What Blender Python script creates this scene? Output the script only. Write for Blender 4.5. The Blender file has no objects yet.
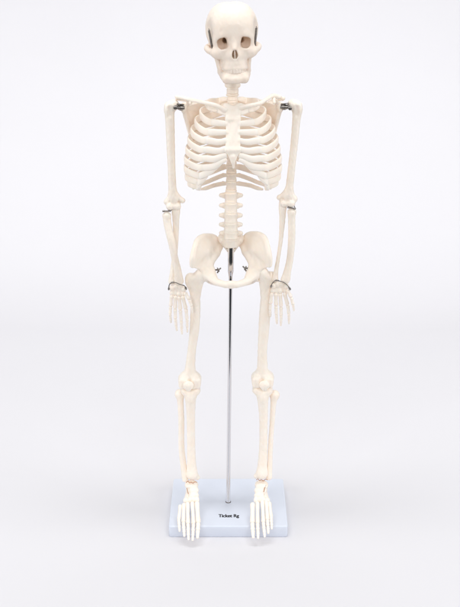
import bpy, math
import numpy as np
from mathutils import Vector, Matrix

sc = bpy.context.scene
COL = sc.collection
R = math.radians

# ------------------------------------------------------------------ camera
CAM = np.array([0.0, -1537.0, 891.0])          # millimetres; stand pole is at the origin
PITCH, FOC = R(18.85), 1050.0                  # focal length in photo pixels (607 high)
cam_d = bpy.data.cameras.new('camera')
cam = bpy.data.objects.new('camera', cam_d)
COL.objects.link(cam)
cam.location = CAM / 1000
cam.rotation_euler = (R(90) - PITCH, 0, 0)
cam_d.sensor_fit = 'VERTICAL'
cam_d.sensor_height = 24
cam_d.lens = 24 * FOC / 607
cam_d.clip_start, cam_d.clip_end = 0.05, 100
sc.camera = cam

# ------------------------------------------------------------------ light
w = bpy.data.worlds.new('World')
sc.world = w
w.use_nodes = True
bg = w.node_tree.nodes['Background']
bg.inputs[0].default_value = (0.9, 0.95, 1.0, 1)
bg.inputs[1].default_value = 0.04


def softbox(name, loc, target, sx, sy, power, col=(1, 1, 1)):
    d = bpy.data.lights.new(name, 'AREA')
    d.shape, d.size, d.size_y = 'RECTANGLE', sx, sy
    d.energy, d.color = power, col
    o = bpy.data.objects.new(name, d)
    COL.objects.link(o)
    o.location = loc
    o.rotation_euler = (Vector(target) - Vector(loc)).to_track_quat('-Z', 'Y').to_euler()
    return o


softbox('softbox', (0, 0.8, 4.2), (0, 0.8, 0), 3.6, 3.0, 57)
softbox('softbox', (-1.3, -3.3, 2.0), (0, 0.2, 0.4), 2.0, 2.0, 47)
softbox('softbox', (1.3, -3.3, 2.0), (0, 0.2, 0.4), 2.0, 2.0, 47)
softbox('softbox', (-2.3, -0.5, 1.0), (0, 0, 0.5), 1.6, 2.0, 25)
softbox('softbox', (2.3, -0.5, 1.0), (0, 0, 0.5), 1.6, 2.0, 25)
softbox('softbox', (0, -0.1, 2.7), (0, 1.7, 0.6), 2.6, 0.7, 36)
vs = sc.view_settings
vs.view_transform, vs.look, vs.gamma, vs.exposure = 'Standard', 'None', 1.0, 0.0
sc.cycles.use_denoising = True
sc.cycles.max_bounces = 12
sc.cycles.diffuse_bounces = 8


# ------------------------------------------------------------------ materials
def mat(name, col, rough=0.5, metal=0.0, spec=0.5, sss=0.0, srad=(1, .5, .3), sscale=.004,
        var=0.0, nscale=60.0, bump=0.0, bscale=400.0, col2=None, coat=0.0):
    m = bpy.data.materials.new(name)
    m.use_nodes = True
    nt = m.node_tree
    b = nt.nodes['Principled BSDF']
    b.inputs['Base Color'].default_value = (*col, 1)
    b.inputs['Roughness'].default_value = rough
    b.inputs['Metallic'].default_value = metal
    b.inputs['Specular IOR Level'].default_value = spec
    b.inputs['Coat Weight'].default_value = coat
    b.inputs['Coat Roughness'].default_value = .45
    if sss:
        b.inputs['Subsurface Weight'].default_value = sss
        b.inputs['Subsurface Radius'].default_value = srad
        b.inputs['Subsurface Scale'].default_value = sscale
    tc = nt.nodes.new('ShaderNodeTexCoord')
    if var or col2:
        n = nt.nodes.new('ShaderNodeTexNoise')
        n.inputs['Scale'].default_value = nscale
        n.inputs['Detail'].default_value = 4
        nt.links.new(tc.outputs['Object'], n.inputs['Vector'])
        r = nt.nodes.new('ShaderNodeValToRGB')
        r.color_ramp.elements[0].position, r.color_ramp.elements[1].position = .36, .66
        c2 = col2 or tuple(c * (1 - var) for c in col)
        r.color_ramp.elements[0].color = (*c2, 1)
        r.color_ramp.elements[1].color = (*col, 1)
        nt.links.new(n.outputs['Fac'], r.inputs['Fac'])
        nt.links.new(r.outputs['Color'], b.inputs['Base Color'])
    if bump:
        n2 = nt.nodes.new('ShaderNodeTexNoise')
        n2.inputs['Scale'].default_value = bscale
        n2.inputs['Detail'].default_value = 3
        nt.links.new(tc.outputs['Object'], n2.inputs['Vector'])
        bp = nt.nodes.new('ShaderNodeBump')
        bp.inputs['Strength'].default_value = bump
        bp.inputs['Distance'].default_value = .001
        nt.links.new(n2.outputs['Fac'], bp.inputs['Height'])
        nt.links.new(bp.outputs['Normal'], b.inputs['Normal'])
    return m


BONE = mat('bone_plastic', (.968, .885, .795), .5, spec=.5, sss=.2, srad=(1, .6, .4), sscale=.003,
           col2=(.96, .855, .75), nscale=70, bump=.25, bscale=260, coat=.6)
SMALL = mat('small_bone_plastic', (.968, .885, .80), .5, spec=.5, sss=.2, srad=(1, .6, .4), sscale=.002,
            col2=(.96, .86, .76), nscale=90, coat=.6)
SKULLM = mat('skull_plastic', (.895, .80, .71), .6, spec=.2, sss=.2, srad=(1, .6, .4), sscale=.003,
             col2=(.885, .77, .67), nscale=50, bump=.3, bscale=200)
CART = mat('cartilage_plastic', (.968, .89, .81), .5, spec=.5, sss=.2, srad=(1, .6, .4), sscale=.003, coat=.6)
DISC = mat('disc_plastic', (.965, .865, .765), .5, spec=.5, sss=.2, srad=(1, .6, .4), sscale=.003, coat=.5)
TOOTH = mat('tooth_plastic', (.89, .785, .695), .45, spec=.25)
STEEL = mat('dark_steel', (.34, .32, .30), .33, metal=1, col2=(.2, .18, .17), nscale=600)
CHROME = mat('chrome', (.80, .80, .83), .13, metal=1)
COPPER = mat('brown_wire', (.50, .24, .12), .5, metal=.3)
BASEM = mat('pale_blue_plastic', (.70, .745, .84), .32, spec=.4, var=.02, nscale=12, bump=.05, bscale=900)
INK = mat('black_ink', (.012, .012, .016), .6)
PAPER = mat('white_paper', (.74, .732, .757), .75, spec=.15, var=.012, nscale=2.5)

# ------------------------------------------------------------------ helpers
CP, SP = math.cos(PITCH), math.sin(PITCH)


def P(px, py, Y):
    """photo pixel plus depth Y (mm) -> point in mm"""
    u, v = (px - 230.0) / FOC, -(py - 303.5) / FOC
    d = np.array([u, CP + v * SP, -SP + v * CP])
    return CAM + (Y - CAM[1]) / d[1] * d


def mmpx(p):
    return ((p[1] - CAM[1]) * CP - (p[2] - CAM[2]) * SP) / FOC


ORIG = {}


def tag(o, label=None, cat=None, kind=None, group=None):
    for k, v in (('label', label), ('category', cat), ('kind', kind), ('group', group)):
        if v:
            o[k] = v
    return o


def empty(name, loc):
    o = bpy.data.objects.new(name, None)
    o.empty_display_size = .02
    COL.objects.link(o)
    o.location = loc
    ORIG[o.name] = np.array(loc, float)
    return o


def mesh_obj(name, V, F, m, parent=None, smooth=True, label=None, sharp=False):
    """V in mm, world space; F an (n,4) int array or list of tuples"""
    V = np.asarray(V, float) / 1000
    org = (V.min(0) + V.max(0)) / 2
    me = bpy.data.meshes.new(name)
    if isinstance(F, np.ndarray):
        n, k = F.shape
        me.vertices.add(len(V))
        me.vertices.foreach_set('co', (V - org).astype(np.float32).ravel())
        me.loops.add(n * k)
        me.loops.foreach_set('vertex_index', F.astype(np.int32).ravel())
        me.polygons.add(n)
        me.polygons.foreach_set('loop_start', np.arange(0, n * k, k, dtype=np.int32))
        me.update(calc_edges=True)
        me.validate()
    else:
        me.from_pydata([tuple(v) for v in V - org], [], F)
    if smooth:
        me.polygons.foreach_set('use_smooth', [True] * len(me.polygons))
        if sharp:
            me.set_sharp_from_angle(angle=R(32))
    me.materials.append(m)
    o = bpy.data.objects.new(name, me)
    COL.objects.link(o)
    ORIG[o.name] = org
    o.location = org
    if parent:
        o.parent = parent
        o.location = org - ORIG[parent.name]
    if label:
        o['label'] = label
    return o


# --- signed distance modelling: smooth unions of primitives, meshed with surface nets
def xform(pts, M):
    return pts if M is None else pts @ M[0].T + M[1]


class SDF:
    def __init__(self, vox=.8, amp=.18, wl=7.0):
        self.ops, self.vox, self.amp, self.wl = [], vox, amp, wl

    def _op(self, fn, lo, hi, k, sub=False):
        self.ops.append((fn, np.asarray(lo, float), np.asarray(hi, float), k, sub))
        return self

    def rc(self, a, b, ra, rb=None, k=2.0, sub=False):
        rb = ra if rb is None else rb
        a, b = np.asarray(a, float), np.asarray(b, float)
        ba = b - a
        L = max(ba @ ba, 1e-9)

        def fn(X, Y, Z):
            x, y, z = X - a[0], Y - a[1], Z - a[2]
            t = np.clip((x * ba[0] + y * ba[1] + z * ba[2]) / L, 0, 1)
            return np.sqrt((x - t * ba[0])**2 + (y - t * ba[1])**2 + (z - t * ba[2])**2) - (ra + t * (rb - ra))
        r = max(ra, rb)
        return self._op(fn, np.minimum(a, b) - r, np.maximum(a, b) + r, k, sub)

    def chain(self, pts, rs, k=2.0):
        """tapered tube along a smooth curve, joined to the rest as one piece"""
        pts, rs = np.array(pts, float), np.array(rs, float)
        if len(pts) > 2:
            q = spline(np.column_stack([pts, rs]), 5)
            pts, rs = q[:, :3], q[:, 3]
        segs = [(pts[i], pts[i + 1] - pts[i], rs[i], rs[i + 1]) for i in range(len(pts) - 1)]

        def fn(X, Y, Z):
            out = None
            for a, ba, ra, rb in segs:
                x, y, z = X - a[0], Y - a[1], Z - a[2]
                t = np.clip((x * ba[0] + y * ba[1] + z * ba[2]) / max(ba @ ba, 1e-9), 0, 1)
                d = np.sqrt((x - t * ba[0])**2 + (y - t * ba[1])**2 + (z - t * ba[2])**2) - (ra + t * (rb - ra))
                out = d if out is None else np.minimum(out, d)
            return out
        return self._op(fn, (pts - rs[:, None]).min(0), (pts + rs[:, None]).max(0), k)

    def ell(self, c, r, k=2.0, sub=False, rot=None):
        c, r = np.asarray(c, float), np.asarray(r, float)
        M = np.eye(3) if rot is None else np.array(rot)

        def fn(X, Y, Z):
            x, y, z = X - c[0], Y - c[1], Z - c[2]
            if rot is not None:
                x, y, z = (M[0, 0] * x + M[1, 0] * y + M[2, 0] * z, M[0, 1] * x + M[1, 1] * y + M[2, 1] * z,
                           M[0, 2] * x + M[1, 2] * y + M[2, 2] * z)
            k0 = np.sqrt((x / r[0])**2 + (y / r[1])**2 + (z / r[2])**2)
            k1 = np.sqrt((x / r[0]**2)**2 + (y / r[1]**2)**2 + (z / r[2]**2)**2) + 1e-9
            return k0 * (k0 - 1) / k1
        e = r if rot is None else np.full(3, r.max())
        return self._op(fn, c - e, c + e, k, sub)

    def box(self, c, h, rad, k=2.0, sub=False, rot=None):
        c, h = np.asarray(c, float), np.asarray(h, float)
        M = np.eye(3) if rot is None else np.array(rot)

        def fn(X, Y, Z):
            x, y, z = X - c[0], Y - c[1], Z - c[2]
            x, y, z = (M[0, 0] * x + M[1, 0] * y + M[2, 0] * z, M[0, 1] * x + M[1, 1] * y + M[2, 1] * z,
                       M[0, 2] * x + M[1, 2] * y + M[2, 2] * z)
            qx, qy, qz = np.abs(x) - h[0], np.abs(y) - h[1], np.abs(z) - h[2]
            return (np.sqrt(np.maximum(qx, 0)**2 + np.maximum(qy, 0)**2 + np.maximum(qz, 0)**2)
                    + np.minimum(np.maximum(qx, np.maximum(qy, qz)), 0) - rad)
        e = h + rad if rot is None else np.full(3, np.linalg.norm(h) + rad)
        return self._op(fn, c - e, c + e, k, sub)

    def drum(self, c, R_, h, k=2.0, waist=.12, sx=1.15, fl=1.2):
        """vertebral body: waisted rounded cylinder"""
        c = np.asarray(c, float)

        def fn(X, Y, Z):
            x, y, z = (X - c[0]) / sx, Y - c[1], Z - c[2]
            rr = R_ * (1 - waist * (1 - np.clip((z / h)**2, 0, 1)))
            qx, qz = np.sqrt(x * x + y * y) - rr + fl, np.abs(z) - h + fl
            return np.sqrt(np.maximum(qx, 0)**2 + np.maximum(qz, 0)**2) + np.minimum(np.maximum(qx, qz), 0) - fl
        e = np.array([R_ * sx, R_, h]) + 1
        return self._op(fn, c - e, c + e, k)

    def tri(self, a, b, c, r, k=2.0):
        a, b, c = (np.asarray(q, float) for q in (a, b, c))
        ba, cb, ac = b - a, c - b, a - c
        nor = np.cross(ba, ac)

        def dot(v, X):
            return v[0] * X[0] + v[1] * X[1] + v[2] * X[2]

        def seg(e, p):
            t = np.clip(dot(e, p) / (e @ e), 0, 1)
            return sum((e[i] * t - p[i])**2 for i in range(3))

        def fn(X, Y, Z):
            pa, pb, pc = [(X - q[0], Y - q[1], Z - q[2]) for q in (a, b, c)]
            s = (np.sign(dot(np.cross(ba, nor), pa)) + np.sign(dot(np.cross(cb, nor), pb))
                 + np.sign(dot(np.cross(ac, nor), pc)))
            ed = np.minimum(np.minimum(seg(ba, pa), seg(cb, pb)), seg(ac, pc))
            return np.sqrt(np.where(s < 2, ed, dot(nor, pa)**2 / (nor @ nor))) - r
        q = np.array([a, b, c])
        return self._op(fn, q.min(0) - r, q.max(0) + r, k)

    def field(self):
        lo = np.min([o[1] for o in self.ops if not o[4]], 0) - 2.5 * self.vox - .6
        hi = np.max([o[2] for o in self.ops if not o[4]], 0) + 2.5 * self.vox + .6
        n = np.ceil((hi - lo) / self.vox).astype(int) + 1
        ax = [(lo[i] + self.vox * np.arange(n[i])).astype(np.float32) for i in range(3)]
        f = np.full(n, 20.0, np.float32)
        for fn, l, h, k, sub in self.ops:
            i0 = np.clip(np.floor((l - k - 1.5 - lo) / self.vox).astype(int), 0, n)
            i1 = np.clip(np.ceil((h + k + 1.5 - lo) / self.vox).astype(int) + 1, 0, n)
            if np.any(i1 <= i0):
                continue
            s = tuple(slice(i0[j], i1[j]) for j in range(3))
            d = fn(ax[0][s[0]][:, None, None], ax[1][s[1]][None, :, None], ax[2][s[2]][None, None, :])
            a = f[s]
            if sub:
                d = -d
                hh = np.maximum(k - np.abs(a - d), 0) / k
                f[s] = np.maximum(a, d) + hh * hh * k * .25
            else:
                hh = np.maximum(k - np.abs(a - d), 0) / k
                f[s] = np.minimum(a, d) - hh * hh * k * .25
        if self.amp:
            q = 6.283 / self.wl
            X, Y, Z = ax[0][:, None, None], ax[1][None, :, None], ax[2][None, None, :]
            f += self.amp * (np.sin(q * X + 1.3 * np.sin(q * .7 * Z + 2)) * np.sin(q * .9 * Y + 1.1 * np.sin(q * .6 * X))
                             + .7 * np.sin(q * .8 * Z + np.sin(q * 1.3 * Y)) * np.sin(q * 1.7 * X + .4))
        f[0], f[-1] = 5, 5
        f[:, 0], f[:, -1] = 5, 5
        f[:, :, 0], f[:, :, -1] = 5, 5
        return f, lo

    def nets(self):
        f, lo = self.field()
        s = f < 0
        n = np.array(f.shape)
        c = np.zeros(n - 1, np.uint8)
        offs = [(i, j, k) for i in (0, 1) for j in (0, 1) for k in (0, 1)]
        for i, j, k in offs:
            c += s[i:n[0] - 1 + i, j:n[1] - 1 + j, k:n[2] - 1 + k]
        act = (c > 0) & (c < 8)
        I, J, K = np.nonzero(act)
        acc = np.zeros((len(I), 3))
        cnt = np.zeros(len(I))
        val = {o: f[I + o[0], J + o[1], K + o[2]] for o in offs}
        for o in offs:
            for axis in range(3):
                if o[axis]:
                    continue
                o2 = tuple(o[q] + (1 if q == axis else 0) for q in range(3))
                a, b = val[o], val[o2]
                m = (a < 0) != (b < 0)
                t = np.where(m, a / np.where(m, a - b, 1), 0)
                p = np.tile(np.array(o, float), (len(I), 1))
                p[:, axis] += t
                acc[m] += p[m]
                cnt += m
        V = lo + self.vox * (np.stack([I, J, K], 1) + acc / cnt[:, None])
        idx = np.full(act.shape, -1, np.int64)
        idx[I, J, K] = np.arange(len(I))
        Q = []
        for axis in range(3):
            b, d = (axis + 1) % 3, (axis + 2) % 3
            s0 = [slice(1, n[q] - 1) for q in range(3)]
            s1 = list(s0)
            s0[axis], s1[axis] = slice(0, n[axis] - 1), slice(1, n[axis])
            A, B = s[tuple(s0)], s[tuple(s1)]
            E = np.argwhere(A != B)
            fl = A[tuple(E.T)]
            for q in range(3):
                if q != axis:
                    E[:, q] += 1
            def at(db, dd):
                G = E.copy()
                G[:, b] -= db
                G[:, d] -= dd
                return idx[tuple(G.T)]
            q4 = np.stack([at(1, 1), at(0, 1), at(0, 0), at(1, 0)], 1)
            q4[~fl] = q4[~fl][:, ::-1]
            Q.append(q4)
        return V, np.concatenate(Q)

    def build(self, name, m, parent=None, M=None, label=None):
        V, F = self.nets()
        return mesh_obj(name, xform(V, M), F, m, parent, label=label)


def spline(pts, n=8):
    """Catmull-Rom through points"""
    p = np.array(pts, float)
    p = np.vstack([2 * p[0] - p[1], p, 2 * p[-1] - p[-2]])
    out = []
    for i in range(1, len(p) - 2):
        for t in np.linspace(0, 1, n, endpoint=False):
            a, b, c, d = p[i - 1:i + 3]
            out.append(.5 * (2 * b + (c - a) * t + (2 * a - 5 * b + 4 * c - d) * t**2 + (3 * b - a - 3 * c + d) * t**3))
    out.append(p[-2])
    return np.array(out)


def sweep(pts, wid, hei, up=(0, 0, 1), seg=12, sq=1.0):
    """closed tube: half-width wid (sideways) and half-height hei (towards up), arrays along pts"""
    pts = np.asarray(pts, float)
    n = len(pts)
    wid, hei = np.broadcast_to(wid, n), np.broadcast_to(hei, n)
    up = np.array(up, float)
    tan = np.gradient(pts, axis=0)
    tan /= np.linalg.norm(tan, axis=1)[:, None] + 1e-12
    V, F = [], []
    ang = np.arange(seg) * 2 * math.pi / seg
    prev = None
    for i in range(n):
        t = tan[i]
        u = up - (up @ t) * t
        if np.linalg.norm(u) < .25:
            u = prev if prev is not None else np.cross(t, (1, 0, 0))
            u = u - (u @ t) * t
        u /= np.linalg.norm(u)
        prev = u
        s = np.cross(t, u)
        for a in ang:
            ca, sa = math.cos(a), math.sin(a)
            V.append(pts[i] + s * wid[i] * math.copysign(abs(ca)**sq, ca) + u * hei[i] * math.copysign(abs(sa)**sq, sa))
    for i in range(n - 1):
        for j in range(seg):
            k = (j + 1) % seg
            F.append((i * seg + j, i * seg + k, (i + 1) * seg + k, (i + 1) * seg + j))
    for e, t in ((0, -1), (n - 1, 1)):
        c = len(V)
        V.append(pts[e] + tan[e] * t * min(wid[e], hei[e]) * .5)
        for j in range(seg):
            k = (j + 1) % seg
            F.append((c, e * seg + k, e * seg + j) if t < 0 else (c, e * seg + j, e * seg + k))
    return V, F


def join(*parts):
    V, F = [], []
    for v, f in parts:
        o = len(V)
        V += list(v)
        F += [tuple(i + o for i in q) for q in f]
    return V, F


def wire(pts, r, n=6, seg=10):
    return sweep(spline(pts, n), r, r, up=(0.3, 1, .2), seg=seg)


def coil(a, b, r, turns, rw):
    a, b = np.array(a, float), np.array(b, float)
    t = (b - a) / np.linalg.norm(b - a)
    u = np.cross(t, (0, 1, 0)); u /= np.linalg.norm(u)
    v = np.cross(t, u)
    pts = [a + (b - a) * s + r * (u * math.cos(6.283 * turns * s) + v * math.sin(6.283 * turns * s))
           for s in np.linspace(0, 1, int(turns * 10))]
    return sweep(pts, rw, rw, up=t, seg=6)


def lathe(base, top, prof, seg=40):
    """prof: list of (t along axis 0..1, radius)"""
    base, top = np.array(base, float), np.array(top, float)
    ax = (top - base) / np.linalg.norm(top - base)
    u = np.cross(ax, (0, 1, 0) if abs(ax[1]) < .9 else (0, 0, 1)); u /= np.linalg.norm(u)
    v = np.cross(ax, u)
    V, F = [], []
    for t, r in prof:
        for j in range(seg):
            a = 6.2831853 * j / seg
            V.append(base + (top - base) * t + r * (u * math.cos(a) + v * math.sin(a)))
    for i in range(len(prof) - 1):
        for j in range(seg):
            k = (j + 1) % seg
            F.append((i * seg + j, (i + 1) * seg + j, (i + 1) * seg + k, i * seg + k))
    F.append(tuple(range(seg)))
    F.append(tuple(reversed(range((len(prof) - 1) * seg, len(prof) * seg))))
    return V, F


def rotz(a):
    c, s = math.cos(a), math.sin(a)
    return np.array([[c, -s, 0], [s, c, 0], [0, 0, 1]])


def roty(a):
    c, s = math.cos(a), math.sin(a)
    return np.array([[c, 0, s], [0, 1, 0], [-s, 0, c]])


def rotx(a):
    c, s = math.cos(a), math.sin(a)
    return np.array([[1, 0, 0], [0, c, -s], [0, s, c]])


# ------------------------------------------------------------------ setting: white paper sweep
prof = [(-620, 0), (-300, 0), (0, 0), (400, 0), (900, 0)]
for a in np.linspace(0, 90, 19):
    prof.append((900 + 800 * math.sin(R(a)), 800 - 800 * math.cos(R(a))))
prof += [(1700, 1200), (1700, 1700)]
V, F = [], []
for y, z in prof:
    V += [(-1500, y, z), (1500, y, z)]
for i in range(len(prof) - 1):
    F.append((2 * i, 2 * i + 1, 2 * i + 3, 2 * i + 2))
bd = mesh_obj('backdrop', V, F, PAPER)
tag(bd, 'seamless white paper sweep under and behind the skeleton', kind='structure')

# ------------------------------------------------------------------ display stand
BT = 19.5                                           # top of the base
bx = P(228.35, 502, 0)[0]
stand = empty('display_stand', (bx / 1000, 0, 0))
tag(stand, 'pale blue square base with a thin chrome pole holding up the skeleton', 'display stand')
H = np.array([94.5, 79.0, BT / 2])
rb = 2.0
V, F = [], []
ring = []
for cx, cy, a0 in ((1, 1, 0), (-1, 1, 90), (-1, -1, 180), (1, -1, 270)):
    for a in np.linspace(a0, a0 + 90, 7):
        ring.append((cx * (H[0] - 4) + 4 * math.cos(R(a)), cy * (H[1] - 4) + 4 * math.sin(R(a))))
layers = [(0.0, -.6), (0.6, 0.0)] + [(BT - rb + rb * math.sin(R(a)), -rb + rb * math.cos(R(a))) for a in (0, 22, 45, 68, 90)]
n = len(ring)
for z, off in layers:
    for x, y in ring:
        l = math.hypot(x, y)
        V.append((bx + x * (1 + off / H[0]), 2 + y * (1 + off / H[1]), z + .15))
for i in range(len(layers) - 1):
    for j in range(n):
        k = (j + 1) % n
        F.append((i * n + j, i * n + k, (i + 1) * n + k, (i + 1) * n + j))
F.append(tuple(reversed(range(n))))
F.append(tuple(range((len(layers) - 1) * n, len(layers) * n)))
base = mesh_obj('base', V, F, BASEM, stand, smooth=False)
for p in base.data.polygons:
    p.use_smooth = len(p.vertices) == 4
pole_b = P(228.2, 502.2, 0)
pole_b[2] = BT
pole_t = P(231.0, 247, 5)
L = pole_t[2] - pole_b[2]
V, F = lathe(pole_b, pole_t + (0, 0, 6), [(0, 3.8), (.004, 3.8), (.006, 3.4), (.5, 3.2), (1, 3.0)])
mesh_obj('pole', V, F, CHROME, stand, sharp=True)
q0, q1 = P(230.6, 276.5, 4.4), P(231.0, 246, 5)
V, F = lathe(q0, q1, [(0, 3.2), (.05, 3.4), (.16, 4.5), (.2, 4.7), (.98, 4.75), (1, 4.6)])
mesh_obj('pole_socket', V, F, CHROME, stand, label='thicker chrome tube at the top of the pole under the pelvis', sharp=True)
V, F = lathe(pole_b + (0, 0, -.5), pole_b + (0, 0, 1.4), [(0, 4.6), (.6, 4.6), (1, 4.0)])
mesh_obj('collar', V, F, STEEL, stand, sharp=True)
# lettering
fc = bpy.data.curves.new('lettering', 'FONT')
fc.body = 'Ticket Rg'
fc.align_x, fc.align_y = 'CENTER', 'BOTTOM_BASELINE'
fc.size, fc.extrude, fc.offset = 1.0, .02, 0.016
fo = bpy.data.objects.new('lettering', fc)
COL.objects.link(fo)
bpy.context.view_layer.update()
tm = bpy.data.meshes.new_from_object(fo.evaluated_get(bpy.context.evaluated_depsgraph_get()))
bpy.data.objects.remove(fo)
co = np.array([v.co for v in tm.vertices])
wd = co[:, 0].max() - co[:, 0].min()
tl, tr_ = P(218.4, 517, -45), P(239.2, 517, -45)
yb = P(228.8, 517.3, 0)
# depth of the baseline on the base's top
tt = (BT - CAM[2]) / (yb[2] - CAM[2])
ybase = CAM[1] + tt * (0 - CAM[1])
cxm = CAM[0] + tt * (yb[0] - CAM[0])
width = 20.4 * mmpx(np.array([cxm, ybase, BT]))
sx = width / wd
co2 = np.stack([cxm + (co[:, 0] - co[:, 0].min() - wd / 2) * sx, ybase + co[:, 1] * sx * 1.55,
                BT + .2 + (co[:, 2] > 0) * .12], 1)
polys = [tuple(p.vertices) for p in tm.polygons]
mesh_obj('lettering', *join((co2 - (.28, 0, 0), polys), (co2 + (.28, 0, .03), polys)), INK, stand, smooth=False)

# ------------------------------------------------------------------ the skeleton
sk = empty('skeleton', (bx / 1000, 0, BT / 1000))
tag(sk, 'small cream plastic model of a human skeleton hanging on the pole', 'skeleton')

# ---- skull (local: x right, y back, z up, origin at eye level)
o_sk = P(234.3, 43.5, -36) + np.array([-2.4, 36, .6])
o_sk[1] = 0
MS = (rotz(R(3.5)) @ roty(R(-2.4)) @ rotx(R(-1.5)), o_sk)
S = SDF(.8, .12, 11)
S.ell((0, 8, 17), (36.2, 46, 36.3))
S.ell((0, -15, 15), (30.5, 26.5, 33), 10)
S.ell((0, 28, 4), (29, 28, 26), 8)
for s in (-1, 1):
    S.ell((s * 12.5, 5, 17), (22.5, 41, 34), 8)
    S.ell((s * 10, -17, 16), (19.5, 22, 30), 8)
S.box((0, -8, -10), (15, 22, 8), 6, 8)
S.box((0, -4, -24), (14.5, 7, 9), 5, 4)
S.rc((-15, -35, 10), (15, -35, 10), 3.7, 3.7, 7)
for s in (-1, 1):
    S.rc((s * 14, -35.5, 10), (s * 25, -29, 6), 4.0, 3.4, 5)
    S.rc((s * 25, -29, 7), (s * 25.5, -27, -12), 3.2, 4.2, 4)
    S.ell((s * 24.5, -27, -14), (8.5, 8.5, 7.0), 5)
    S.chain([(s * 27, -25, -14), (s * 34.5, -12, -11.5), (s * 37.5, -2, -9), (s * 36, 8, -7), (s * 31, 15, -6)], [5.2, 4.3, 3.6, 3.6, 4], 3)
    S.ell((s * 36.6, -4, -7.8), (3.0, 4.2, 2.8), 3)
    S.ell((s * 24, 20, -16), (7, 9, 9), 6)
    S.rc((s * 14, -33, -10), (s * 22, -29, -16), 6.5, 6, 5)
S.ell((0, -28, -18), (17, 16, 14), 5)
S.ell((0, -28, -30), (17.2, 15.5, 11), 4)
S.chain([(-14.8, -26, -35), (-11, -36, -35.5), (0, -40, -36), (11, -36, -35.5), (14.8, -26, -35)], [4.2] * 5, 3)
S.rc((0, -37.5, 4), (0, -43.5, -8), 4.6, 3.2, 5)
for s in (-1, 1):
    S.box((s * 15.3, -36, -.7), (1.9, 17, 3.1), 4.6, 2.4, True, roty(R(s * 14)) @ rotz(R(-s * 12)))
    S.rc((s * 13.5, -26, 1.5), (s * 8, 4, 3), 4.6, 3.5, 2, True)
    S.ell((s * 34.0, -22, 14), (5, 16, 16), 6, True)              # temple hollow
S.ell((0, -43, -17.2), (4.3, 15, 5.2), 1.4, True)
S.ell((0, -43, -14.2), (3.1, 14, 4.4), 1.4, True)
S.tri((0, -43, -10), (0, -42, -22), (0, -30, -18), .55, .6)
skull = S.build('skull', SKULLM, sk, MS)
J = SDF(.8, .12, 9)
J.rc((-12.5, -38.5, -50), (12.5, -38.5, -50), 6.0, 6.0, 4)
J.ell((0, -43, -51), (8, 4, 5), 4)
for s in (-1, 1):
    J.chain([(s * 12, -38, -49.5), (s * 16, -27, -46.5), (s * 18.3, -12, -41.5)], [6.2, 5.5, 5.0], 3)
    J.chain([(s * 18.5, -10, -40.5), (s * 21.6, 0, -28), (s * 26.5, 6, -11)], [4.8, 4.2, 3.6], 4)
    J.tri((s * 19, -11, -38), (s * 22, -9, -22), (s * 22, 3, -25), 2.2, 3)
    J.rc((s * 22, -9, -26), (s * 25, -13, -12), 2.0, 1.8, 3)
J.ell((0, -20, -50), (12, 14, 14), 3, True)
J.chain([(-16, -28, -44.5), (-11, -36.5, -44.5), (0, -39.5, -44.5), (11, -36.5, -44.5), (16, -28, -44.5)], [4.2] * 5, 3)
J.build('jaw', SKULLM, skull, MS)
for nm, zc, hh, fr in (('upper_teeth', -39.2, 3.3, 1.0), ('lower_teeth', -44.6, 2.2, .97)):
    T = SDF(.5, 0)
    for i in range(12):
        a = R(-78 + 156 * i / 11)
        x, y = 15.2 * fr * math.sin(a), -25.6 - 17.3 * fr * math.cos(a)
        T.box((x, y, zc), (.85 + .3 * abs(math.sin(a)), .5, hh - 1.0 - .3 * (i % 3 == 1)), .95, .1, rot=rotz(a))
    T.build(nm, TOOTH, skull, MS)
for s in (-1, 1):
    a, b = np.array((s * 33.4, -16, 17.0)), np.array((s * 30.4, -17.5, -6.5))
    mesh_obj('spring', *[xform(np.array(q), MS) if i == 0 else q for i, q in enumerate(
        join(coil(a, b, 1.15, 17, .62), wire([a + (0, 2, 2), a, a * .5 + b * .5, b, b + (0, 3, -1.5)], .55)))],
        STEEL, skull, label='dark steel spring holding the jaw to the temple')

# ---- spine
zT1, zT12 = P(232, 96, 30)[2], P(232, 184, 30)[2]
zL = [P(231, r, 8)[2] for r in (198, 207.5, 217, 226, 234.5)]
zC = np.linspace(o_sk[2] - 17, zT1 + 9.5, 7)
zs = list(zC) + list(np.linspace(zT1, zT12, 12)) + zL
Ys = list(np.interp(range(7), [0, 3, 6], [9, 6, 13])) + list(np.interp(range(12), [0, 5, 9, 11], [18, 32, 27, 21])) + [15, 11, 8, 6.5, 6]
pxs = list(np.linspace(232.8, 232.6, 7)) + list(np.linspace(232.5, 231.2, 12)) + [231, 230.9, 230.8, 230.8, 231]
rad = [7.5] * 6 + [7.9] + [7.4, 7.0] + list(np.linspace(6.4, 7.5, 10)) + [8.5, 8.8, 9.1, 9.6, 10.1]
cen = []
for z, Y, px in zip(zs, Ys, pxs):
    row_x = (px - 230) * 1.47 if z > 600 else (px - 230) * 1.52
    cen.append(np.array([row_x, Y, z]))
D = SDF(.8, .05, 9)
for i in range(23):
    m_ = (cen[i] + cen[i + 1]) / 2
    D.drum(m_, (rad[i] + rad[i + 1]) / 2 * .93, 2.4, 1, 0, fl=.9)
    D.rc(cen[i], cen[i + 1], 3, 3, 1)
D.drum(cen[23] + (0, 1, -7), 8.8, 2.6, 1, 0, fl=.9)
spine = D.build('spine', DISC, sk)
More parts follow.
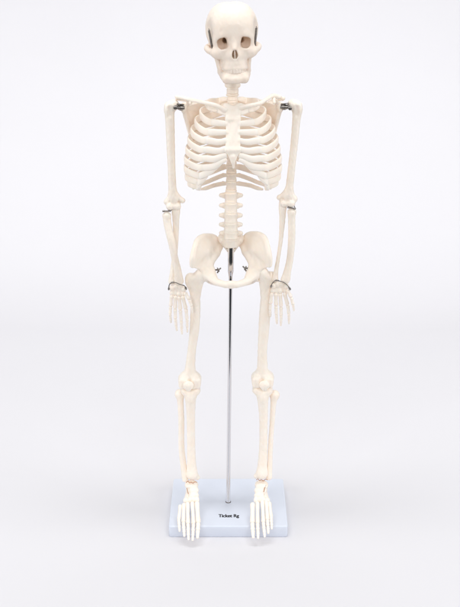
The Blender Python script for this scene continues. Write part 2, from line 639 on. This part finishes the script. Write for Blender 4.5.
for i in range(24):
    c, r = cen[i], rad[i]
    gap = (cen[max(i - 1, 0)][2] - cen[min(i + 1, 23)][2]) / (2 if 0 < i < 23 else 1)
    B = SDF(.7, .1, 6)
    B.drum(c, r, gap * .5 - 1.25, 2, .13 if i > 6 else .05)
    if i < 7:
        for s in (-1, 1) if i < 6 else ():
            B.rc(c + (s * 4, 0, 0), c + (s * (7.6 if i < 6 else 6), 1.5, -.4), 4.3 if i < 6 else 3.6, 4.1 if i < 6 else 3.4, 2)
            B.ell(c + (s * 7, 7, 0), (3.4, 4, 3.4), 2)
        B.rc(c + (0, 8, -1), c + (0, 14 + (5 if i == 6 else 0), -5), 2.2, 1.6, 2)
    elif i < 19:
        for s in (-1, 1):
            B.rc(c + (s * 4, 6, 1), c + (s * (12.5 if i > 8 else 7.5), 13, 1.5), 2.4, 2.2, 2)
        B.rc(c + (0, 7, 0), c + (0, 19, -8), 2.4, 1.5, 2)
    else:
        for s in (-1, 1):
            B.rc(c + (s * 5, 6, 1), c + (s * 12, 8, .5), 2.6, 2.0, 2)
            B.rc(c + (s * 11, 7.5, 1), c + (s * 15.3, 8.5, .6), 3.4, 3.0, 2)
            B.tri(c + (s * 6, 6, 5), c + (s * 6, 6, -4), c + (s * 15, 8, .6), 2.2, 2)
            B.rc(c + (s * 5, 9, 3), c + (s * 6, 11, -6), 2.6, 2.6, 2)
        B.box(c + (0, 16, -3), (1.2, 5, 4), 1.2, 2)
    B.build('vertebra', BONE, spine)

# ---- sacrum
S = SDF(.8, .15, 7)
c = cen[23] + (0, 2, -14)
S.drum(c + (0, 0, 1), 9.4, 6.5, 3, .05, 1.18)
S.tri(c + (-14, 8, 3), c + (14, 8, 3), c + (0, 26, -22), 4.2, 4)
for s in (-1, 1):
    S.rc(c + (s * 7, 6, 3), c + (s * 14, 16, 4), 7, 6.5, 5)
    for q in range(3):
        S.ell(c + (s * (7.5 - 1.5 * q), 8 + 6 * q, -6 - 6 * q), (1.5, 4, 1.5), 1.2, True)
S.chain([c + (0, 26, -20), c + (0, 27, -28), c + (0, 23, -34)], [3.6, 2.6, 1.6], 2)
S.build('sacrum', BONE, sk)

# ---- rib cage
SXM = 232.9
hw = [26, 32.5, 37.5, 41.5, 44.5, 46.5, 47.8, 48, 47, 44.5, 40, 31]
rlat = [104, 113, 121.5, 130.5, 140, 149.5, 159, 168, 176, 182, 183, 188]
rfro = [110, 122.5, 132.3, 140.8, 149.8, 158.5, 167.5, 175.5, 182, 187]
rste = [113.5, 123.8, 132.3, 140.8, 149.3, 155.5, 159.5]
fy = [-27, -36, -42, -46, -48, -49, -49, -46, -41, -35]
sy = [-31, -37, -43, -47, -50, -51.5, -52]


def sternum_y(row):
    return np.interp(row, [104, 115, 130, 150, 162, 170], [-30, -36, -44, -51, -53, -51])


S = SDF(.8, .09, 9)
st = lambda dx, row, back=0: P(233 + dx, row, sternum_y(row) + back)
for a, b, c_ in (((-8, 106), (8, 106), (-5, 119)), ((8, 106), (5, 119), (-5, 119)), ((-5, 119), (5, 119), (-5.6, 150)),
                 ((5, 119), (5.6, 150), (-5.6, 150)), ((-5.6, 150), (5.6, 150), (0, 162))):
    S.tri(st(*a), st(*b), st(*c_), 2.8, 4)
S.ell(st(-7, 107, 1), (5, 3.5, 5), 3)
S.ell(st(7, 107, 1), (5, 3.5, 5), 3)
S.ell(st(0, 102.5, -2), (4.5, 6, 4), 3, True)
S.rc(st(0, 157), st(.6, 167.5), 3.2, 1.8, 3)
for r_ in rste[1:5]:
    for s in (-1, 1):
        S.ell(st(s * 6.3, r_), (2.4, 2.4, 3.0), 2)
S.build('sternum', BONE, sk)
ends8 = {8: (13.5, 164.5), 9: (24.5, 172.0), 10: (33, 180.0)}
for i in range(12):
    v = cen[7 + i]
    rv = 96 + 8 * i + (3 if i == 0 else 0)
    for s in (-1, 1):
        h, rl = hw[i], rlat[i] - (.8 if s > 0 else 0)
        zf = .62 if i == 0 else (.8 if i == 1 else 1)
        Yb = v[1] + 11
        if i < 10:
            rf = rfro[i]
            g = lambda dx, row, Y: P(SXM + s * dx, row, Y)
            dz = -5 if i == 0 else 0
            path = [v + (s * 5, 5, 1 + dz), v + (s * 13, 12, dz), g(.56 * h, rv + .25 * (rl - rv) + 1, Yb + 10 * zf),
                    g(.88 * h, rv + .62 * (rl - rv), 24 * zf), g(h, rl, 0), g(.93 * h, rl + .5 * (rf - rl), -20 * zf + (2 if i > 7 else 0)),
                    g(.74 * h, rl + .92 * (rf - rl) + (.4 if i > 3 else 0), fy[i] + 9), g(.56 * h if i < 7 else .66 * h + 3 * (i - 7), rf, fy[i] + 2)]
        else:
            e = [(31, 189.5), (22.5, 190)][i - 10]
            g = lambda dx, row, Y: P(SXM - 1 + s * dx, row, Y)
            k_ = 0 if i == 10 else 1
            path = [v + (s * 5, 5, 1), v + (s * 13, 11, 0), g(18, rv + 3 - 1.5 * k_, 36), g(25, rv + 6 - 2 * k_, 30 - 3 * k_)]
            path.append(g(*( (36, rv + 10) if i == 10 else (31, rv + 5.5)), 16 if i == 10 else 22))
            if i == 10:
                path.append(g(38.5, rv + 12.5, 4))
        pp = spline(path, 9)
        n = len(pp)
        t = np.linspace(0, 1, n)
        hh = np.interp(t, [0, .1, .25, .5, .8, 1], [2.8, 4.2, 5.3, 5.2, 5.1, 5.0]) * (1.0 if i < 10 else .66)
        ww = np.interp(t, [0, .1, .5, 1], [2.2, 2.0, 1.7, 1.8])
        if i >= 10:
            hh = hh * np.interp(t, [0, .8, 1], [1, .9, .45])
        if i == 0:
            ww, hh = ww * 1.3, hh * np.interp(t, [0, .4, .7, 1], [.9, 1.05, .8, .75])
        up = np.array([0, .45, .9]) if i == 0 else np.array([0, .12, 1])
        V, F = sweep(pp, ww, hh, up, 16, .72)
        rib = mesh_obj('rib', V, F, BONE, sk)
        if i < 10:
            a = path[-1]
            a0 = pp[-5]
            if i < 7:
                b = P(SXM + s * 6.2, rste[i], sternum_y(rste[i]))
                if i < 3:
                    cp = [a0, a, a * .5 + b * .5 + (0, -1.0, 0), b]
                elif i < 5:
                    cp = [a0, a, a * .5 + b * .5 + (0, -2, -1.5), b]
                else:
                    cp = [a0, a, a * .62 + b * .38 + (0, -2.5, -2.0), a * .25 + b * .75 + (0, -1, 0), b]
            else:
                dx, row = ends8[i + 1]
                b = P(SXM + s * dx, row, fy[i] - 2)
                cp = [a0, a, a * .5 + b * .5 + (0, -2, -1.6), b]
            cc = spline(cp, 7)
            tt_ = np.linspace(0, 1, len(cc))
            ch = np.interp(tt_, [0, .25, .5, 1], [4.4, 5.0, 4.8, 4.0 if i < 6 else 3.0])
            V, F = sweep(cc, 2.05, ch, (0, .12, 1), 16, .75)
            mesh_obj('costal_cartilage', V, F, CART, rib)

# ---- shoulder girdle and arms.  side -1 is the left of the photo
for s in (-1, 1):
    if s < 0:
        cl = [(225, 110, -34), (216, 105.5, -36), (205, 102.8, -30), (193, 100.3, -12), (184, 98.3, -1), (176.8, 97.0, 4)]
        sc_ = dict(gl=(183.5, 107.5, 6), inf=(194, 150, 44), med=(209, 113, 46), sup=(206, 101, 38),
                   sp0=(208, 110, 48), sp1=(190, 101.5, 34), acr=(177.5, 98.2, 10), cor=(190.5, 103, -10), cor0=(188, 103.5, 8))
        hu = [(170.3, 106.5, 2, 5.0), (169.6, 113, 2, 4.9), (169.9, 122, 2, 4.6), (170.7, 145, 1, 4.25), (171.6, 168, 0, 3.9), (172.6, 190, 0, 4.2), (173.8, 199, 0, 4.6)]
        ep = [(182.5, 200.5, 2, 2.6), (167.0, 202.0, 0, 3.2), (170.0, 206.5, -3, 3.9), (177.5, 206.5, -2, 3.6)]
        bolt = (184.3, 107.7, 1, 177.0, 107.5, -2)
        nut = (175.3, 107.6, -12)
        ra = [(166.8, 215.5, -3, 4.1), (167.3, 222, -4, 4.0), (169.0, 231, -7, 3.9), (171.4, 241, -10, 3.8), (174.4, 256, -11, 3.5), (177.4, 270, -9, 3.9), (178.8, 281, -6, 5.0)]
        ul = [(176.6, 204.5, 7, 4.0), (176.0, 211, 3, 4.3), (176.0, 222, 2, 3.3), (175.8, 240, 2, 2.7), (174.5, 257, 0, 2.6), (172.6, 272, -4, 2.7), (171.7, 281.5, -6, 3.4)]
        pin = (162.4, 211.2, -6, 171.0, 210.8, -6)
        carp = [(171.8, 288), (176, 286.2), (180.5, 286.4), (184, 289), (172.3, 293), (175.6, 293.2), (179.2, 293.6), (183, 293.8)]
        fing = [[(171.6, 296), (170.6, 306.5), (170.1, 314), (170.5, 319), (171.0, 323)],
                [(175.4, 296.5), (175.2, 309), (175.4, 319), (176.1, 326), (176.8, 331)],
                [(179.0, 297), (180.4, 310), (181.2, 321), (181.6, 329), (182.0, 334.5)],
                [(182.6, 296.5), (186.0, 309), (187.0, 319), (187.3, 327), (187.4, 332.5)],
                [(185.2, 293), (189.3, 299.5), (191.7, 306.5), (192.6, 313)]]
        hook = [(168.7, 290, -16), (169.2, 285.2, -17), (171.4, 282.8, -17.5), (175, 282.4, -18), (180, 284.4, -18), (184.4, 285.8, -17), (186.4, 289.3, -15)]
    else:
        cl = [(241, 107.5, -34), (250, 105.6, -37), (260, 103.2, -31), (267, 99.0, -16), (273, 95.8, -4), (279.5, 97.0, 3)]
        sc_ = dict(gl=(280.5, 107, 6), inf=(270.5, 148, 44), med=(256, 112, 46), sup=(259, 100, 38),
                   sp0=(257, 109, 48), sp1=(272, 101, 34), acr=(283, 98.6, 10), cor=(274, 102.5, -10), cor0=(276.5, 103, 8))
        hu = [(296.3, 106, 2, 5.0), (297.0, 113, 2, 4.7), (296.2, 122, 2, 4.1), (294.1, 145, 1, 3.8), (291.6, 168, 0, 3.7), (289.3, 188, 0, 4.0), (288.0, 197, 0, 4.8)]
        ep = [(279.5, 197.5, 2, 2.6), (294.3, 199.0, 0, 3.2), (291.3, 203.5, -3, 3.9), (283.5, 203.5, -2, 3.6)]
        bolt = (280.5, 107.0, 1, 288.5, 107.0, -2)
        nut = (290.0, 108.3, -12)
        ra = [(291.8, 212, -2, 4.2), (291.7, 218, -2, 3.7), (291.8, 232, -3, 3.7), (291.3, 246, -4, 3.6), (289.8, 260, -5, 3.5), (287.3, 272, -6, 3.9), (285.4, 279.5, -6, 4.9)]
        ul = [(283.2, 201.5, 7, 4.0), (282.6, 208, 3, 4.0), (282.4, 219, 1, 3.0), (280.8, 240, -2, 2.1), (278.2, 258, -4, 1.9), (276.2, 270, -6, 2.2), (275.0, 279.5, -6, 3.2)]
        pin = (287.3, 207.2, -6, 295.8, 208.8, -6)
        carp = [(273.4, 286), (277, 284.2), (281.5, 284.2), (286.5, 286.5), (273, 290.8), (276.6, 291), (280.4, 291), (285.5, 291.4)]
        fing = [[(271.8, 293.5), (270.4, 304), (270.0, 310), (270.2, 314), (270.4, 317)],
                [(275.9, 294), (276.0, 306), (276.2, 314.5), (276.6, 320), (276.9, 324)],
                [(280.2, 294), (281.0, 307), (281.2, 316), (281.0, 321.5), (280.8, 326)],
                [(284.6, 293.5), (287.6, 305), (288.9, 314), (289.1, 320), (288.9, 324)],
                [(287.6, 290.5), (291.2, 297.5), (293.2, 305), (294.0, 311)]]
        hook = [(270.8, 287.2, -15), (272.4, 283.2, -17), (275.9, 280.4, -18), (280, 281.2, -18.5), (284, 282.6, -18), (288, 286, -17), (290.4, 289.7, -15)]
    Q = {k: P(*v) for k, v in sc_.items()}
    C = SDF(.7, .15, 6)
    pts = spline([P(*q) for q in cl], 4)
    nr = len(pts)
    C.chain(list(pts), list(np.interp(np.linspace(0, 1, nr), [0, .12, .5, .85, 1], [4.4, 3.3, 2.7, 3.2, 3.0])), 1.5)
    C.build('clavicle', BONE, sk)
    C = SDF(.8, .15, 7)
    C.tri(Q['gl'], Q['inf'], Q['med'], 1.6, 2)
    C.tri(Q['gl'], Q['med'], Q['sup'], 1.6, 2)
    C.rc(Q['gl'], Q['inf'], 3.6, 2.4, 3)
    C.rc(Q['med'], Q['inf'], 2.0, 2.4, 2)
    C.ell(Q['gl'], (4.6, 6, 7.5), 3)
    C.chain([Q['sp0'], Q['sp1'], Q['acr']], [1.8, 2.8, 3.2], 3)
    C.tri(Q['sp0'], Q['sp1'], Q['gl'] + (-s * 12, 14, 0), 1.4, 2)
    C.chain([Q['cor0'], Q['cor'] + (0, 6, 4), Q['cor']], [3.4, 3.0, 2.6], 3)
    scap = C.build('scapula', BONE, sk)
    # humerus
    C = SDF(.8, .18, 8)
    pts = [P(*q[:3]) for q in hu]
    rs = [q[3] * 1.47 for q in hu]
    C.chain(pts, rs, 4)
    C.ell(pts[0] + (-s * 5, 3, 2), (8, 8, 8), 5)
    C.ell(pts[0] + (s * 3.2, -2, -2.5), (5.3, 6, 8), 5)
    C.rc(pts[0] + (s * .5, -7.6, -1), pts[0] + (s * .5, -7.2, -12), 1.4, 1.2, 4, True)
    for (x, y, Y, r), k in zip(ep, (4, 4, 3, 3)):
        C.ell(P(x, y, Y), (r * 1.45,) * 3, k)
    C.rc(P(*ep[0][:3]), pts[-2], 2.6, 3.4, 4)
    C.rc(P(*ep[1][:3]), pts[-2], 3.2, 3.4, 4)
    C.rc(P(*ep[2][:3]), P(*ep[3][:3]), 4.2, 4.0, 3)
    C.ell((P(*ep[2][:3]) + P(*ep[3][:3])) / 2 + (-s * 1, -6, 8), (4.2, 3.4, 4), 2.5, True)
    hum = C.build('humerus', BONE, sk)
    # shoulder hardware: bracket between socket and arm, plus round bolt head
    a, b = P(*bolt[:3]), P(*bolt[3:])
    u = (b - a) / np.linalg.norm(b - a)
    V, F = join(lathe(a, b, [(0, 2.6), (.25, 2.6), (.26, 4.4), (.62, 4.4), (.63, 3.5), (.85, 3.5), (.86, 2.6), (1.1, 2.6)], 20),
                sweep([a + u * 1 + (0, 0, 4.4), b * .5 + a * .5 + (0, -1, 4.9), b + (0, 1, 5.2)], 2.8, .8, (0, 0, 1), 8))
    mesh_obj('shoulder_bolt', V, F, STEEL, hum, label='dark steel bracket between shoulder blade and arm', sharp=True)
    nn = P(*nut)
    V, F = lathe(nn + (0, 5, 0), nn + (0, -2.6, 0), [(0, 2.8), (.78, 2.8), (.82, 2.3), (.83, 1.35), (.98, 1.3), (1, 1.1)], 18)
    mesh_obj('bolt_head', V, F, STEEL, hum, label='dark round bolt head on the front of the shoulder', sharp=True)
    # forearm
    for nm, arr in (('radius', ra), ('ulna', ul)):
        C = SDF(.7, .16, 7)
        pts = [P(*q[:3]) for q in arr]
        C.chain(pts, [q[3] * 1.5 for q in arr], 3)
        if nm == 'radius':
            C.drum(pts[0], 6.2, 2.8, 1.5, 0, 1)
        else:
            C.ell(pts[0] + (0, 2, 2), (4.8, 4.2, 5.5), 3)
        fo_ = C.build(nm, BONE, sk)
        if nm == 'radius':
            a, b = P(*pin[:3]), P(*pin[3:])
            u = (b - a) / np.linalg.norm(b - a)
            V, F = join(lathe(a, b, [(0, 1.0), (.04, 1.5), (.28, 1.5), (.3, 1.0), (.7, 1.0), (.72, 1.35), (.98, 1.35), (1, 1.0)], 14),
                        wire([b, b + (-s * 2, 1, 3), b + (-s * 3, 4, 7)], .7))
            mesh_obj('elbow_pin', V, F, STEEL, fo_, label='dark steel pin through the elbow', sharp=True)
    # hand
    C = SDF(.55, .12, 4)
    for j, (x, y) in enumerate(carp):
        C.ell(P(x, y, -9 + (j % 3)), (4.1, 4.2, 4.6), 1.4)
    C.ell(P(carp[1][0] + 2, carp[1][1] + 3, -6), (9.5, 3.6, 6.5), 2)
    hand = C.build('hand', SMALL, sk)
    for fi, ch in enumerate(fing):
        for j in range(len(ch) - 1):
            bend = [0, -1, 0, 3, 5][min(j, 4)]
            Y0 = [-11, -12.5, -13, -11.5, -9][j] + (-3 if fi == 4 else 0)
            Y1 = [-12.5, -13, -11.5, -9, -6][j] + (-3 if fi == 4 else 0)
            a, b = P(*ch[j], Y0), P(*ch[j + 1], Y1)
            d = b - a
            L_ = np.linalg.norm(d)
            d /= L_
            a, b = a - d * (1.5 if j == 0 else .4), b + d * .2
            r = ([3.2, 2.75, 2.4, 2.0][j] if fi < 4 else [3.1, 2.7, 2.1][j]) * (.92 if fi == 0 else 1)
            last = j == len(ch) - 2
            B = SDF(.45, .06, 3)
            B.rc(a + d * r, a + d * L_ * .45, r * 1.0, r * .78, .8)
            B.rc(a + d * L_ * .45, b - d * r * .9, r * .78, r * (.98 if not last else .8), .8)
            B.build('metacarpal' if j == 0 else 'phalanx', SMALL, hand)
    hp = [P(*q) for q in hook]
    hp = spline(hp, 8)
    V, F = sweep(hp, *(2 * [np.interp(np.linspace(0, 1, len(hp)), [0, .06, .09, .3, .32, .44, .46, .88, .92, .95, 1],
                                      [1.2, 1.6, .75, .75, 1.25, 1.25, .72, .72, 1.6, 1.75, 1.3])]), up=(0.3, 1, .2))
    mesh_obj('wrist_wire', V, F, STEEL, hand, label='bent dark steel wire across the wrist', sharp=True)

# ---- pelvis
S = SDF(.8, .1, 15)
for s in (-1, 1):
    dr = -2.2 if s > 0 else 0
    g = lambda dx, row, Y: P(231 + s * dx, row + dr * np.clip((272 - row) / 25, 0, 1), Y)
    A, B, C, D_, E, F_, G, H_, I, Jp = (g(11.5, 246.5, 30), g(16.5, 237.5, 27), g(26, 236, 13), g(33, 239.5, -3), g(36, 247, -17),
                                      g(38.3, 257, -27), g(38.6, 265.5, -27), g(29, 269.5, -10), g(20.5, 264, 0), g(14, 254, 16))
    Kc = g(25, 252, 2)
    rim = [A, B, C, D_, E, F_, G, H_, I, Jp]
    rim = list(spline([A, B, C, D_, E, F_, G], 3)) + [H_, I, Jp]
    K2 = Kc * .55 + (E + H_) * .225 + (0, 3, 0)
    for q in range(len(rim)):
        S.tri(Kc, rim[q], rim[(q + 1) % len(rim)], 2.2, 5)
    cr = spline([A, B, C, D_, E, F_, G], 3)
    S.chain(list(cr), list(np.interp(np.linspace(0, 1, len(cr)), [0, .3, .7, .92, 1], [4, 2.7, 2.8, 3.0, 2.3])), 4)
    S.chain([A, Jp, I, g(19, 270, -6), g(17, 277, -20)], [5, 4, 4.4, 5, 4.8], 5)
    S.ell(g(27, 273.5, -2), (13, 13, 13), 6)
    S.ell(g(32, 275, -6), (10.5, 11, 10.5), 2, True)
    S.chain([g(24, 274, -10), g(16.5, 280.5, -24), g(8, 284, -36), g(2, 284.6, -41)], [7, 5.6, 5.0, 5.2], 4)
    S.chain([g(25, 277, 6), g(20, 281, 10), g(12, 284.5, -14), g(5, 285.8, -36)], [6, 5, 3, 3.4], 3)
S.box(P(231, 284.6, -41), (2.2, 1.6, 3.0), 2, 3)
pel = S.build('pelvis', BONE, sk)
for x, y, s in ((218.2, 270, -1), (245.4, 268.3, 1)):
    c = P(x, y, -8)
    V, F = join(lathe(c + (s * 9, 3, -1), c + (-s * 1.5, -1, .6), [(0, 1.1), (.85, 1.1), (.86, 2.0), (1, 1.7)], 12),
                sweep([c + (-s * 4, 0, 3.2), c + (-s * 1, -1, .4), c + (s * 1.2, -1.5, -4.2)], 1.15, 1.0, (0, 1, 0), 8),
                sweep([c + (-s * 1.4, 0, -2.4), c + (-s * .2, -1.4, .4), c + (s * 1.3, -1.5, 3.8)], 1.0, .9, (0, 1, 0), 8))
    mesh_obj('wing_screw', V, F, STEEL, pel, label='dark steel wing screw inside the pelvis opening')

# ---- legs
for s in (-1, 1):
    if s < 0:
        head = (202.0, 274.0, -4)
        tro = (190.2, 278.5, 4)
        fe = [(193.2, 286, 3, 5.0), (195.3, 298, 2, 4.9), (195.4, 312, 0, 5.0), (194.4, 330, -3, 4.9), (191.8, 350, -6, 4.35), (190.2, 367, -8, 5.2), (189.8, 379, -8, 7.2)]
        con = [(184.2, 381.5, -8, 5.3, 7.0), (195.3, 381.5, -8, 5.3, 7.0)]
        pat = (188.3, 386.0, -23)
        ti = [(190.5, 394.5, -9, 6.4), (190.6, 402, -11, 5.0), (190.9, 420, -12, 4.15), (191.2, 447, -14, 4.1), (191.7, 464, -17, 4.6), (192.0, 474, -19, 6.0)]
        pl = [(185.3, 391.5, -6, 4.4), (195.8, 391.5, -6, 4.4)]
        mm_ = (197.4, 477.5, -18, 3.0)
        fi_ = [(179.8, 394, 2, 4.3), (180.4, 402, 0, 3.2), (181.3, 420, -3, 3.0), (181.5, 447, -8, 3.0), (183.4, 465, -13, 3.1), (185.2, 479, -17, 3.3)]
        tarx = 191.6
        mt0 = [(197.0, 503), (192.3, 503), (187.6, 503.5), (183.8, 504.5), (180.3, 506)]
        mt1 = [(198.3, 523), (193.5, 524), (188.0, 524), (183.4, 522.5), (178.8, 519.5)]
        tip = [(197.4, 538.8), (192.6, 541), (188.6, 540.2), (184.4, 537), (179.6, 531.8)]
        wirep = [(186.3, 482.6), (188, 481.3), (189.6, 483), (191.2, 482), (193, 483.2), (194.8, 481.8), (197.0, 482.4)]
        short_strip = [(186.9, 488), (187.6, 491), (188.3, 494)]
    else:
        head = (261.0, 272.0, -4)
        tro = (271.5, 277.0, 4)
        fe = [(268.5, 285, 3, 5.2), (266.0, 298, 2, 5.4), (264.9, 312, 0, 5.6), (263.8, 330, -3, 5.5), (262.4, 350, -6, 4.8), (262.4, 367, -8, 5.4), (262.6, 378.5, -8, 7.2)]
        con = [(257.3, 380.5, -8, 5.3, 7.0), (268.0, 380.5, -8, 5.3, 7.0)]
        pat = (264.5, 385.5, -23)
        ti = [(262.8, 394, -9, 6.6), (262.9, 402, -11, 5.2), (263.4, 420, -12, 4.2), (263.2, 447, -14, 4.1), (262.4, 464, -17, 4.8), (262.0, 473, -19, 6.2)]
        pl = [(257.0, 391, -6, 4.4), (267.8, 391.5, -6, 4.6)]
        mm_ = (256.2, 476.0, -18, 3.0)
        fi_ = [(274.6, 395, 2, 4.3), (273.4, 403, 0, 3.0), (272.3, 420, -3, 2.5), (270.5, 447, -8, 2.5), (269.8, 465, -13, 2.6), (269.0, 477, -17, 3.3)]
        tarx = 261.5
        mt0 = [(252.6, 504), (257.5, 503), (262.4, 502), (266.4, 502), (269.6, 503)]
        mt1 = [(252.4, 523), (257.6, 523.5), (263.4, 522.5), (267.5, 520), (271.2, 517)]
        tip = [(253.3, 538.4), (258.2, 539), (264.8, 537.4), (268.4, 534), (271.8, 529.6)]
        wirep = [(256.2, 480), (258, 479), (259.6, 480.6), (261.4, 479.6), (263.2, 481), (265.2, 479.3), (267.6, 480.0)]
        short_strip = [(266.0, 485), (264.8, 488), (263.8, 492)]
    C = SDF(.8, .2, 9)
    pts = [P(*q[:3]) for q in fe]
    C.chain(pts, [q[3] * 1.54 for q in fe], 4)
    hd, tr = P(*head), P(*tro)
    C.ell(hd, (9.8, 9.8, 9.8), 3)
    C.rc(hd, tr + (0, -2, -5), 6.6, 7.6, 6)
    C.rc(tr + (0, 0, 2), pts[0], 6.5, 7.0, 5)
    C.tri(hd + (0, 0, -4), tr, pts[1] + (-s * 3, 0, 8), 5.2, 6)
    C.rc(tr + (-s * 6, 6, -16), pts[1], 4.0, 4.0, 4)
    for x, y, Y, rx, rz in con:
        C.box(P(x, y, Y), (3.6, 7.5, 4.4), 4.8, 6)
        C.ell(P(x, y - 3.5, Y + 2), (rx * 1.25, 8, rz * 1.35), 8)
    C.ell(P(con[0][0] * .5 + con[1][0] * .5, con[0][1] + 3, -24), (3.4, 7, 9), 4, True)
    C.build('femur', BONE, sk)
    C = SDF(.6, .15, 5)
    pc = P(*pat)
    C.ell(pc + (0, 0, 1), (8.6, 4.2, 7.6), 2)
    C.rc(pc, pc + (0, 2, -7), 4.4, 3.4, 4)
    C.ell(pc + (s * 3, -3, 2), (4, 2.5, 4), 3)
    C.build('patella', BONE, sk)
    C = SDF(.8, .2, 8)
    pts = [P(*q[:3]) for q in ti]
    C.chain(pts, [q[3] * 1.6 for q in ti], 4)
    for x, y, Y, r in pl:
        C.ell(P(x, y - 1.5, Y), (r * 1.75, 11, 7.6), 5)
    C.ell(P(ti[0][0], 399.5, -19), (4.5, 4, 7), 4)
    C.rc(pts[-1], P(*mm_[:3]), 5, 4.2, 4)
    C.rc(pts[2] + (0, -5.5, 0), pts[3] + (0, -5.0, 0), 1.6, 1.6, 3)
    tib = C.build('tibia', BONE, sk)
    C = SDF(.7, .15, 7)
    C.chain([P(*q[:3]) for q in fi_], [q[3] * 1.6 for q in fi_], 3)
    C.ell(P(*fi_[0][:3]), (7.4, 7, 7.6), 4)
    C.build('fibula', BONE, sk)
    # foot: talus, heel and small tarsal bones blended lightly, then toes
    C = SDF(.6, .16, 5)
    Yw = {476: -16, 503: -46}
    yy = lambda row: float(np.interp(row, [476, 484, 503, 525, 541], [-14, -24, -46, -83, -108]))
    tx = lambda dx, row, up=0: P(tarx + dx, row, yy(row) + up)
    m = s                                            # outer side of the foot
    C.ell(tx(0, 485, 4), (11.0, 11, 7.5), 2.5)
    C.ell(tx(-m * 1.2, 490.5, 3), (10, 7.5, 6.5), 2)
    C.chain([tx(m * 1.0, 487, 10) + (0, 6, -9), tx(m * 1.5, 486, 10) + (0, 18, -17)], [7.5, 8.0], 3)
    C.chain([tx(m * 2, 490, 8) + (0, 0, -6), tx(m * 4.2, 497, 4) + (0, 0, -5)], [6.5, 5.5], 2.5)
    C.ell(tx(-m * 2.4, 495.5, 2), (8.2, 6, 6), 1.6)
    for dx, rw in ((-5.3, 500), (-1.6, 499.5), (2.0, 500)):
        C.ell(tx(m * dx, rw, 2), (4.2, 5.2, 5.2), 1.4)
    C.ell(tx(m * 5.6, 500.5, 4), (4.8, 5, 5.0), 1.6)
    C.ell(tx(m * 3.2, 489.5, -5), (2.2, 4, 4.0), 1.5, True)      # sinus between talus and heel
    foot = C.build('foot', SMALL, sk)
    for ti_, (a, b, e) in enumerate(zip(mt0, mt1, tip)):
        nph = 2 if ti_ == 0 else 3
        A, B, E = P(*a, yy(a[1])), P(*b, yy(b[1])), P(*e, yy(e[1]))
        stops = [A, B] + [B + (E - B) * f_ + np.array([0, 0, .8 if f_ < 1 else 0]) for f_ in ((.5, 1) if nph == 2 else (.46, .74, 1))]
        for j in range(len(stops) - 1):
            p0, p1 = stops[j], stops[j + 1]
            d = p1 - p0
            L_ = np.linalg.norm(d)
            d /= L_
            p0, p1 = p0 - d * (2.0 if j == 0 else .5), p1 + d * .2
            r = (3.7 if ti_ == 0 else 3.05) * [1.05, .92, .82, .72][j] * (.9 if ti_ == 4 else 1)
            last = j == len(stops) - 2
            Bq = SDF(.5, .07, 3.5)
            Bq.rc(p0 + d * r * .9, p0 + d * L_ * .5, r * 1.04, r * .8, 1)
            Bq.rc(p0 + d * L_ * .5, p1 - d * r * .9, r * .8, r * (1.02 if not last else .8), 1)
            Bq.build('metatarsal' if j == 0 else 'toe_bone', SMALL, foot)
    V, F = join(wire([P(x, y, yy(y) - 6.5) for x, y in wirep], .5, 5, 8), wire([P(x, y, yy(y) - 2.5) for x, y in short_strip], .5, 5, 8))  # zigzag ankle wire, then a short brown strip on the foot below it
    mesh_obj('ankle_wire', V, F, COPPER, tib, label='thin rusty brown wire at the ankle joint and a short brown strip below it')
